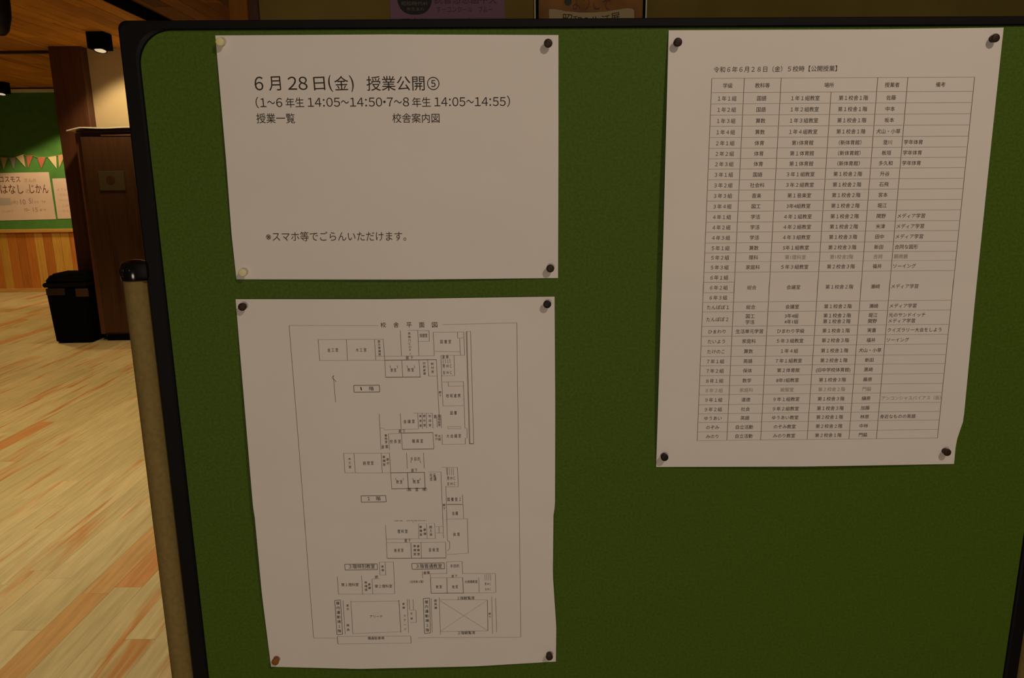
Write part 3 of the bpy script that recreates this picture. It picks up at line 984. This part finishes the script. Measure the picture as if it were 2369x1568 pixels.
for t, a, b, c, h in (('第１理科室', 642, 778, 245, 26), ('第２理科室', 905, 1040, 257, 26), ('廊', 905, 930, 185, 24), ('多目的', 1495, 1565, 98, 26), ('倉庫', 1285, 1335, 152, 26), ('廊 下', 1505, 1550, 178, 22), ('教 室', 1383, 1430, 262, 26),
                      ('教 室', 1510, 1555, 262, 26), ('大規模教室', 1608, 1708, 222, 24), ('（北校舎３階）', 1180, 1285, 222, 22), ('男 W C', 1765, 1812, 240, 22), ('女 W C', 1768, 1812, 280, 22), ('２階観覧席', 1550, 1685, 350, 26), ('２階観覧席', 1555, 1690, 622, 26),
                      ('アリーナ', 865, 965, 494, 20), ('職員駐車場', 850, 978, 664, 24)):
    word(ZC, t, a, b, c, h)
for t, x, a, b, w in (('準備室', 832, 215, 298, 24), ('倉庫', 860, 228, 285, 24), ('準備', 963, 90, 145, 22), ('器具庫', 1378, 355, 440, 24), ('廊下', 1803, 460, 510, 20), ('倉庫', 1128, 380, 440, 22), ('更衣', 690, 395, 450, 22), ('器具', 692, 545, 615, 24), ('ステージ', 1136, 470, 610, 22), ('玄関', 1190, 450, 530, 20)):
    vword(ZC, t, x, a, b, w * 1.08)
vword(ZC, '屋内運動場１階', 613, 372, 625, 32, 'tx2', .02)
vword(ZC, '屋内運動場２階', 1307, 362, 618, 32, 'tx2', .02)
s2.build([('ln', LINEDARK), ('ft', LINEFAINT)], 'plan_lines', P2)
s2.build([('txt', INKSOFT), ('tx2', INK)], 'plan_lettering', P2)

# --- sheet 3: class table
q = [s3.P(*p) for p in ((1647, 181), (2255, 178), (2169, 1013), (1613, 1019))]


def TB(u, v):
    """table coordinates -> sheet coordinates (v along the left border pixels row list)"""
    a = q[0] + (q[3] - q[0]) * v; b = q[1] + (q[2] - q[1]) * v
    return a + (b - a) * u


def vof(py):
    x = 1647 + (1613 - 1647) * (py - 181) / (1019 - 181)
    return (q[0].y - s3.P(x, py).y) / (q[0].y - q[3].y)


U = [0, .1225, .262, .455, .629, .744, 1]
rowy = [181, 214, 240, 266, 292, 318, 343, 367, 391, 416, 440, 465, 489, 514, 537, 562, 585, 606, 630, 653, 677, 699, 721.5, 755, 778, 800.5, 825, 846, 869, 892, 913, 936, 957, 977, 999, 1019]
vv = [vof(y) for y in rowy]
T3 = lambda a, b, c: (a, b, c)
rows = [
    ('１年１組', '国語', '１年１組教室', '第１校舎１階', '佐藤', ''), ('１年２組', '国語', '１年２組教室', '第１校舎１階', '中本', ''), ('１年３組', '算数', '１年３組教室', '第１校舎１階', '坂本', ''),
    ('１年４組', '算数', '１年４組教室', '第１校舎１階', '犬山・小草', ''), ('２年１組', '体育', '第1体育館', '（新体育館）', '澄川', '学年体育'), ('２年２組', '体育', '第１体育館', '（新体育館）', '板垣', '学年体育'),
    ('２年３組', '体育', '第１体育館', '（新体育館）', '多久和', '学年体育'), ('３年１組', '国語', '３年１組教室', '第１校舎２階', '升谷', ''), ('３年２組', '社会科', '３年２組教室', '第１校舎２階', '石飛', ''),
    ('３年３組', '音楽', '第１音楽室', '第１校舎２階', '宮本', ''), ('３年４組', '図工', '3年4組教室', '第１校舎２階', '堀江', ''), ('４年１組', '学活', '４年１組教室', '第１校舎２階', '関野', 'メディア学習'),
    ('４年２組', '学活', '４年２組教室', '第１校舎２階', '米津', 'メディア学習'), ('４年３組', '学活', '４年３組教室', '第１校舎３階', '田中', 'メディア学習'), ('５年１組', '算数', '5年１組教室', '第２校舎３階', '新田', '合同な図形'),
    ('５年２組', '理科', '#第1理科室', '#第1校舎2階', '#吉岡', '#顕微鏡'), ('５年３組', '家庭科', '５年３組教室', '第２校舎３階', '福井', 'ソーイング'), ('６年１組', '', '', '', '', ''),
    ('６年２組', '総合', '会議室', '第１校舎２階', '瀬崎', 'メディア学習'), ('６年３組', '', '', '', '', ''), ('たんぽぽ１', '総合', '会議室', '第１校舎２階', '瀬崎', 'メディア学習'),
    ('たんぽぽ２', '図工|学活', '3年4組|4年1組', '第１校舎２階|第１校舎２階', '堀江|関野', '光のサンドイッチ|メディア学習'), ('ひまわり', '生活単元学習', 'ひまわり学級', '第１校舎１階', '実重', 'クイズラリー大会をしよう'),
    ('たいよう', '家庭科', '５年３組教室', '第２校舎３階', '福井', 'ソーイング'), ('たけのこ', '算数', '１年４組', '第１校舎１階', '犬山・小草', ''), ('７年１組', '英語', '７年１組教室', '第２校舎１階', '新田', ''),
    ('７年２組', '保体', '第２体育館', '(旧中学校体育館)', '黒崎', ''), ('８年１組', '数学', '8年1組教室', '第１校舎３階', '藤原', ''), ('#８年２組', '#家庭科', '#被服室', '#第２校舎２階', '#門脇', ''),
    ('９年１組', '道徳', '９年１組教室', '第１校舎３階', '樋原', '#アンコンシャスバイアス（仮）'), ('９年２組', '社会', '９年２組教室', '第１校舎３階', '加藤', ''), ('ゆうあい', '英語', 'ゆうあい教室', '第２校舎１階', '林原', '身近なものの英語'),
    ('のぞみ', '自立活動', 'のぞみ教室', '第２校舎２階', '中林', ''), ('みのり', '自立活動', 'みのり教室', '第２校舎１階', '門脇', '')]
EM = .00455


def cell(text, c, v0, v1, left=False):
    if not text: return
    if '|' in text:
        a, b = text.split('|')
        vm = (v0 + v1) / 2
        cell(a, c, v0 + .002, vm + .002, left); cell(b, c, vm - .002, v1 - .002, left); return
    key = 'tx'
    if text[0] == '#': text = text[1:]; key = 'fa'
    uc = (U[c] + U[c + 1]) / 2
    d = q[1] - q[0]
    ang = math.atan2((TB(1, v0) - TB(0, v0)).y, (TB(1, v0) - TB(0, v0)).x)
    if left:
        p = TB(U[c], (v0 + v1) / 2); p = p + Vector((.0016, 0)); al = 'l'
    else:
        p = TB(uc, (v0 + v1) / 2); al = 'c'
    _, _, bb = glyphs(text, 2, 0)
    wtot = (bb[1] - bb[0])
    cw = (TB(U[c + 1], .5) - TB(U[c], .5)).length
    sx = min(1.0, (cw - .0012) / (wtot * EM))
    s3.em(key, text, p.x, p.y - .0004, EM, al, ang, sx)


for r_, row in enumerate(rows):
    v0, v1 = vv[r_ + 1], vv[r_ + 2]
    for c in range(6):
        cell(row[c], c, v0, v1, left=(c == 5 and bool(row[c])))
for t, ua, ub in (('学級', U[0], U[1]), ('教科等', U[1], U[2]), ('場所', U[2], U[4]), ('授業者', U[4], U[5]), ('備考', U[5], U[6])):
    p = TB((ua + ub) / 2, (vv[0] + vv[1]) / 2)
    s3.em('tx', t, p.x, p.y - .0003, EM)
s3.fit('tx', '令和６年６月２８日（金）５校時【公開授業】', 1651, 1936, 154, 168, dy=-3)
# vertical rules
for i, u in enumerate(U):
    v0 = vv[1] if i == 3 else vv[0]
    s3.line('vl', [TB(u, v0), TB(u, vv[-1])], .00042, px=False)
skip_all = {17}                       # the rule between 5-2 and 5-3 hardly shows
for i, v in enumerate(vv):
    u0 = 0.0; u1 = 1.0
    if i in (19, 20): u1 = U[1]
    key = 'hl'
    s3.line(key, [TB(u0, v), TB(u1, v)], .00034 if i not in skip_all else .00018, px=False)
s3.build([('tx', INKSOFT), ('fa', INKFAINT)], 'table_lettering', P3)
s3.build([('vl', LINEDARK), ('hl', LINEFAINT)], 'table_rules', P3)

# ------------------------------------------------------------------ drawing pins (spool-shaped plastic heads)
PINS = [(508.5, 97, D1, PINCREAM, 'cream round drawing pin at the top left of the dated notice'),
        (1268, 100, D1, PINBROWN, 'dark brown round drawing pin at the top right of the dated notice'),
        (561, 631, D1, PINCREAM, 'cream round drawing pin at the bottom left of the dated notice'),
        (1273, 621, D1, PINBROWN, 'dark brown round drawing pin at the bottom right of the dated notice'),
        (560, 710, D2, PINBROWN, 'dark brown drawing pin at the top left of the floor plan sheet'),
        (1266, 704, D2, PINBLACK, 'black drawing pin at the top right of the floor plan sheet'),
        (637, 1530, D2, PINORANGE, 'orange-brown drawing pin at the bottom left of the floor plan sheet'),
        (1271, 1519, D2, PINBROWN, 'dark brown drawing pin at the bottom right of the floor plan sheet'),
        (1568, 98, D3, PINBROWN, 'dark brown drawing pin at the top left of the class table sheet'),
        (2303, 88, D3, PINBROWN, 'dark brown drawing pin at the top right of the class table sheet'),
        (1537, 1057, D3, PINBLACK, 'black drawing pin at the bottom left of the class table sheet'),
        (2191, 1046, D3, PINBROWN, 'dark brown drawing pin at the bottom right of the class table sheet')]
HH = .0063
heads = {}
for i, (px, py, Dn, m, lab) in enumerate(PINS):
    p = onY(px, py, -HH)
    d = Dn(p.x, p.z)
    t = thing('drawing_pin', (p.x, -d - .0002, p.z), lab, 'pin', 'drawing pins holding the three sheets')
    if m.name not in heads:
        bm = lathe(bmesh.new(), [(0, 0), (.0030, 0), (.0033, .0006), (.0031, .0017), (.0034, .0030), (.0039, .0040), (.0040, .0050), (.0038, .0057), (.0031, .0061), (.0014, .0063), (0, .00633)],
                   Matrix.Rotation(math.pi / 2, 4, 'X') @ Matrix.Diagonal((.93, .93, 1, 1)), 24)
        me = bpy.data.meshes.new('pin_head'); bm.to_mesh(me); bm.free()
        for pg in me.polygons: pg.use_smooth = True
        me.materials.append(m); heads[m.name] = me
    h = bpy.data.objects.new('pin_head', heads[m.name]); COL.objects.link(h); h.parent = t
    if 'needle' not in heads:
        bm = lathe(bmesh.new(), [(0, -.0072), (.00045, -.0055), (.00045, .0002)], Matrix.Rotation(math.pi / 2, 4, 'X'), 8)
        me = bpy.data.meshes.new('needle'); bm.to_mesh(me); bm.free(); me.materials.append(STEEL); heads['needle'] = me
    h = bpy.data.objects.new('needle', heads['needle']); COL.objects.link(h); h.parent = t

# ------------------------------------------------------------------ posters on the wall behind the board
def flat_card(name, px0, px1, py0, py1, y, th, m, parent=None):
    a = onY(px0, 30, y - th); b = onY(px1, 30, y - th)
    z1 = onY((px0 + px1) / 2, py0, y - th).z; z0 = onY((px0 + px1) / 2, py1, y - th).z
    return obj(name, nbox(a.x, b.x, y - th, y, z0, z1), m, parent), (a.x, b.x, z0, z1)


PURPLE = mat('poster_purple', (0.26, 0.14, 0.26), .6, var=.05, vscale=(9, 9, 9))
pst, ext = flat_card('purple_poster', 903, 1168, -300, 80, YB - .0015, .0012, PURPLE)
tag(pst, 'purple poster with a black oval and dark lettering on the wall above the board', 'poster')
obj('grey_band', nbox(ext[0], ext[1], YB - .0034, YB - .0027, ext[2], onY(1040, 43, YB).z), mat('poster_grey', (0.13, 0.13, 0.13), .6), pst)
yo = YB - .0034
a, b_ = onY(919, 10, yo), onY(1000, 10, yo)
zc_ = onY(960, -12, yo).z; rz = zc_ - onY(960, 34, yo).z
cxo = (a.x + b_.x) / 2; rx = (b_.x - a.x) / 2
pts = [(cxo + rx * math.copysign(abs(math.cos(t)) ** .8, math.cos(t)), zc_ + rz * math.copysign(abs(math.sin(t)) ** .8, math.sin(t))) for t in [2 * PI * i / 40 for i in range(40)]]
obj('black_oval', extrude_poly(bmesh.new(), pts, yo, yo + .0006), mat('poster_black', (0.012, 0.011, 0.011), .6), pst)
sp = Sheet(YB - .0027, None, .0002)
so = Sheet(yo, None, .0002)
so.fit('w', '昭和時代41', 929, 988, 3, 13); so.fit('w', '年生まれ', 941, 982, 17, 25)
sp.fit('d', '読書感想画中央', 1005, 1150, -14, 9); sp.fit('d', 'す－コンクール　ブルー', 1010, 1140, 14, 29)
so.fit('k', '図書館からのお知らせ', 930, 1145, 42, 70)
so.build([('w', mat('poster_white_ink', (0.20, 0.19, 0.19), .6))], 'poster_text', pst)
sp.build([('d', mat('poster_dark_ink', (0.06, 0.02, 0.04), .6))], 'poster_text', pst)
so.build([('k', INK)], 'poster_text', pst)

fp = thing('framed_poster', (onY(1365, 30, YB).x, YB - .01, onY(1365, 60, YB).z), 'framed orange welcome poster with a cream ribbon banner on the wall above the board', 'poster')
yf = YB - .0015
xa, xb, xc, xd = [onY(v, 25, YB - .012).x for v in (1236.5, 1246, 1488, 1496)]
z0f, z1f = onY(1365, 90, YB).z, onY(1365, -330, YB).z
obj('back_board', nbox(xa + .004, xd - .004, YB - .006, yf, z0f + .004, z1f - .004), mat('poster_orange', (0.32, 0.15, 0.032), .7, var=.25, vscale=(14, 14, 14)), fp)
for nm, x0, x1, m in (('frame_edge', xa, xa + .0035, WHITETRIM), ('frame_bar', xa + .0036, xb, BLACKM), ('frame_bar', xc, xd - .0045, BLACKM), ('frame_edge', xd - .0044, xd, WHITETRIM)):
    obj(nm, nbox(x0, x1, YB - .014, yf, z0f, z1f), m, fp)
obj('frame_bar', nbox(xb, xc, YB - .014, yf, z1f - .012, z1f), BLACKM, fp)
obj('frame_bar', nbox(xb, xc, YB - .014, yf, z0f, z0f + .012), BLACKM, fp)
yr = YB - .0075
up = [(1270, 21), (1285, 21), (1310, 26), (1340, 29), (1370, 29), (1400, 27), (1430, 22), (1450, 19), (1463, 20), (1467, 24)]
lo = [(1467, 62), (1430, 66), (1370, 72), (1310, 68), (1271, 62)]
pts = [(onY(x, y, yr).x, onY(x, y, yr).z) for x, y in up + lo]
obj('ribbon', extrude_poly(bmesh.new(), pts, yr, yr + .0014), mat('ribbon_cream', (0.56, 0.48, 0.29), .7), fp)
sr = Sheet(yr, None, .0002)
for i, (ch, x, y) in enumerate((('昭', 1300, 31), ('和', 1323, 36), ('の', 1345, 40), ('生', 1368, 38), ('活', 1392, 36), ('展', 1415, 31))):
    sr.fit('t', ch, x, x + 21, y, y + 24, dy=(3, 2, 0, -1, -2, -3)[i], off=.02)
sq = Sheet(YB - .006, None, .0003)
sq.fit('r', 'ようこそ', 1325, 1412, -16, 24, off=.02)
sr.build([('t', INK)], 'ribbon_text', fp)
sq.build([('r', mat('poster_red_ink', (0.15, 0.03, 0.025), .6))], 'poster_text', fp)
c_ = onY(1314, 4, YB - .007)
obj('dark_spot', lathe(bmesh.new(), [(0, 0), (.012, 0), (.0125, .0008), (0, .001)], Matrix.Translation((c_.x, YB - .0061, c_.z)) @ Matrix.Rotation(math.pi / 2, 4, 'X'), 20), mat('spot_dark', (0.03, 0.04, 0.015), .6), fp)

# ------------------------------------------------------------------ posters and bunting on the far pinboard
YP = YF - .005


def far_card(name, pts, m, label, dy=.002):
    P = [(onY(x, y, YP).x, onY(x, y, YP).z) for x, y in pts]
    return tag(obj(name, extrude_poly(bmesh.new(), P, YP - dy - .0025, YP - .0008), m), label, 'poster')


PINKP = mat('poster_peach', (0.72, 0.58, 0.52), .8, var=.04, vscale=(5, 5, 5))
fpst = far_card('story_time_poster', [(-95, 402), (113, 398), (130, 507), (-78, 512)], PINKP, 'pale peach handwritten poster with large dark letters on the far green pinboard')
sf = Sheet(YP - .0045, None, .0008)
sf.fit('b', 'コスモス', 0, 48, 409, 421, off=.01); sf.fit('m', 'さんの', 57, 84, 413, 421)
sf.fit('b', 'おはなし', -16, 55, 427, 448, off=.02); sf.fit('m', 'の', 60, 70, 438, 447, off=.02); sf.fit('b', 'じかん', 70, 113, 426, 447, off=.02)
sf.fit('p', '10', 48, 60, 461, 473, off=.03); sf.fit('p', '5/', 68, 77, 459, 471, off=.02); sf.fit('m', '(水)', 27, 42, 463, 473); sf.fit('m', 'から　です', 80, 106, 464, 470)
sf.fit('m', 'としょかんで', 6, 30, 486, 491); sf.fit('m', '10~', 57, 70, 481, 489); sf.fit('m', '15', 77, 88, 480, 490, off=.02); sf.fit('m', 'まで', 92, 108, 483, 488)
sf.build([('b', mat('marker_dark', (0.07, 0.02, 0.015), .7))], 'handwriting', fpst)
sf.build([('m', mat('marker_brown', (0.38, 0.24, 0.16), .7))], 'handwriting', fpst)
sf.build([('p', mat('marker_purple', (0.30, 0.18, 0.30), .7))], 'handwriting', fpst)
b2 = [(onY(x, y, YP - .0045).x, onY(x, y, YP - .0045).z) for x, y in ((-2, 458), (24, 458), (26, 474), (0, 475))]
obj('grey_patch', extrude_poly(bmesh.new(), b2, YP - .0052, YP - .0046), mat('patch_grey', (0.48, 0.45, 0.42), .7), fpst)
fp2 = far_card('side_poster', [(121, 413), (200, 411), (214, 504), (134, 506)], PINKP, 'second peach poster on the far pinboard, partly hidden by the dark column')
sg = Sheet(YP - .0045, None, .0008)
for y, t in ((438, 'よてい'), (450, '・えほん'), (463, '・かみしばい'), (476, '・工作'), (488, '・うた')):
    sg.fit('m', t, 132 + (y - 438) * .12, 156 + (y - 438) * .12, y - 3, y + 3)
sg.build([('m', mat('marker_faint', (0.55, 0.38, 0.28), .7))], 'handwriting', fp2)

bt = thing('bunting', (onY(70, 358, YP).x, YP - .02, onY(70, 358, YP).z), 'string of small triangular pennants pinned across the far green pinboard', 'bunting')
FL = [((-28, 366), (-6, 366), (-16, 392), 'b'), ((1, 364), (17, 365), (8.5, 392), 'g'), ((22, 365), (36, 365), (32, 393), 'l'), ((37, 363), (54, 357), (59, 387), 'c'), ((60, 360), (76, 360), (65, 389), 'r'), ((86, 364), (105, 364), (95.5, 390), 'r'), ((110, 363), (130, 360), (131, 390), 'c'), ((134, 359), (150, 357), (137, 388), 'p'), ((156, 357), (172, 355), (163, 384), 'r'), ((178, 354), (194, 352), (186, 380), 'b')]
FC = {'b': (0.46, 0.38, 0.22), 'g': (0.46, 0.40, 0.25), 'l': (0.27, 0.28, 0.27), 'c': (0.70, 0.60, 0.38), 'r': (0.56, 0.15, 0.09), 'p': (0.66, 0.40, 0.24)}
FLN = {'b': 'beige pennant', 'g': 'pale olive pennant', 'l': 'blue-grey pennant', 'c': 'cream pennant', 'r': 'red pennant', 'p': 'peach pennant'}
FM = {k_: mat('pennant_' + FLN[k_].split()[0], v_, .85) for k_, v_ in FC.items()}
for i, (a, b_, c, k_) in enumerate(FL):
    bm = bmesh.new()
    dd = (.012, .020)[i % 2]
    P = [onY(*a, YP - .010), onY(*b_, YP - dd), onY(*c, YP - .008)]
    f = [bm.verts.new(p) for p in P]
    g_ = [bm.verts.new(p + Vector((0, .0015, 0))) for p in P]
    bm.faces.new(f); bm.faces.new(g_[::-1])
    for s_ in range(3): bm.faces.new((f[(s_ + 1) % 3], f[s_], g_[s_], g_[(s_ + 1) % 3]))
    bmesh.ops.recalc_face_normals(bm, faces=bm.faces)
    o = obj('pennant', bm, FM[k_], bt); o['label'] = FLN[k_]
bm = bmesh.new()
cords = [onY(x, y, YP - .011) for a, b_, c, k_ in FL for x, y in (a, b_)]
for a, b_ in zip(cords, cords[1:]):
    d = b_ - a
    if d.length < 1e-4: continue
    M = Matrix.Translation(a) @ d.to_track_quat('Z', 'Y').to_matrix().to_4x4()
    lathe(bm, [(.003, 0), (.003, d.length)], M, 6)
obj('cord', bm, mat('cord_olive', (0.40, 0.36, 0.2), .8), bt)
print('objects', len(bpy.data.objects), 'tris', sum(len(p.vertices) - 2 for o in bpy.data.objects if o.type == 'MESH' for p in o.data.polygons))
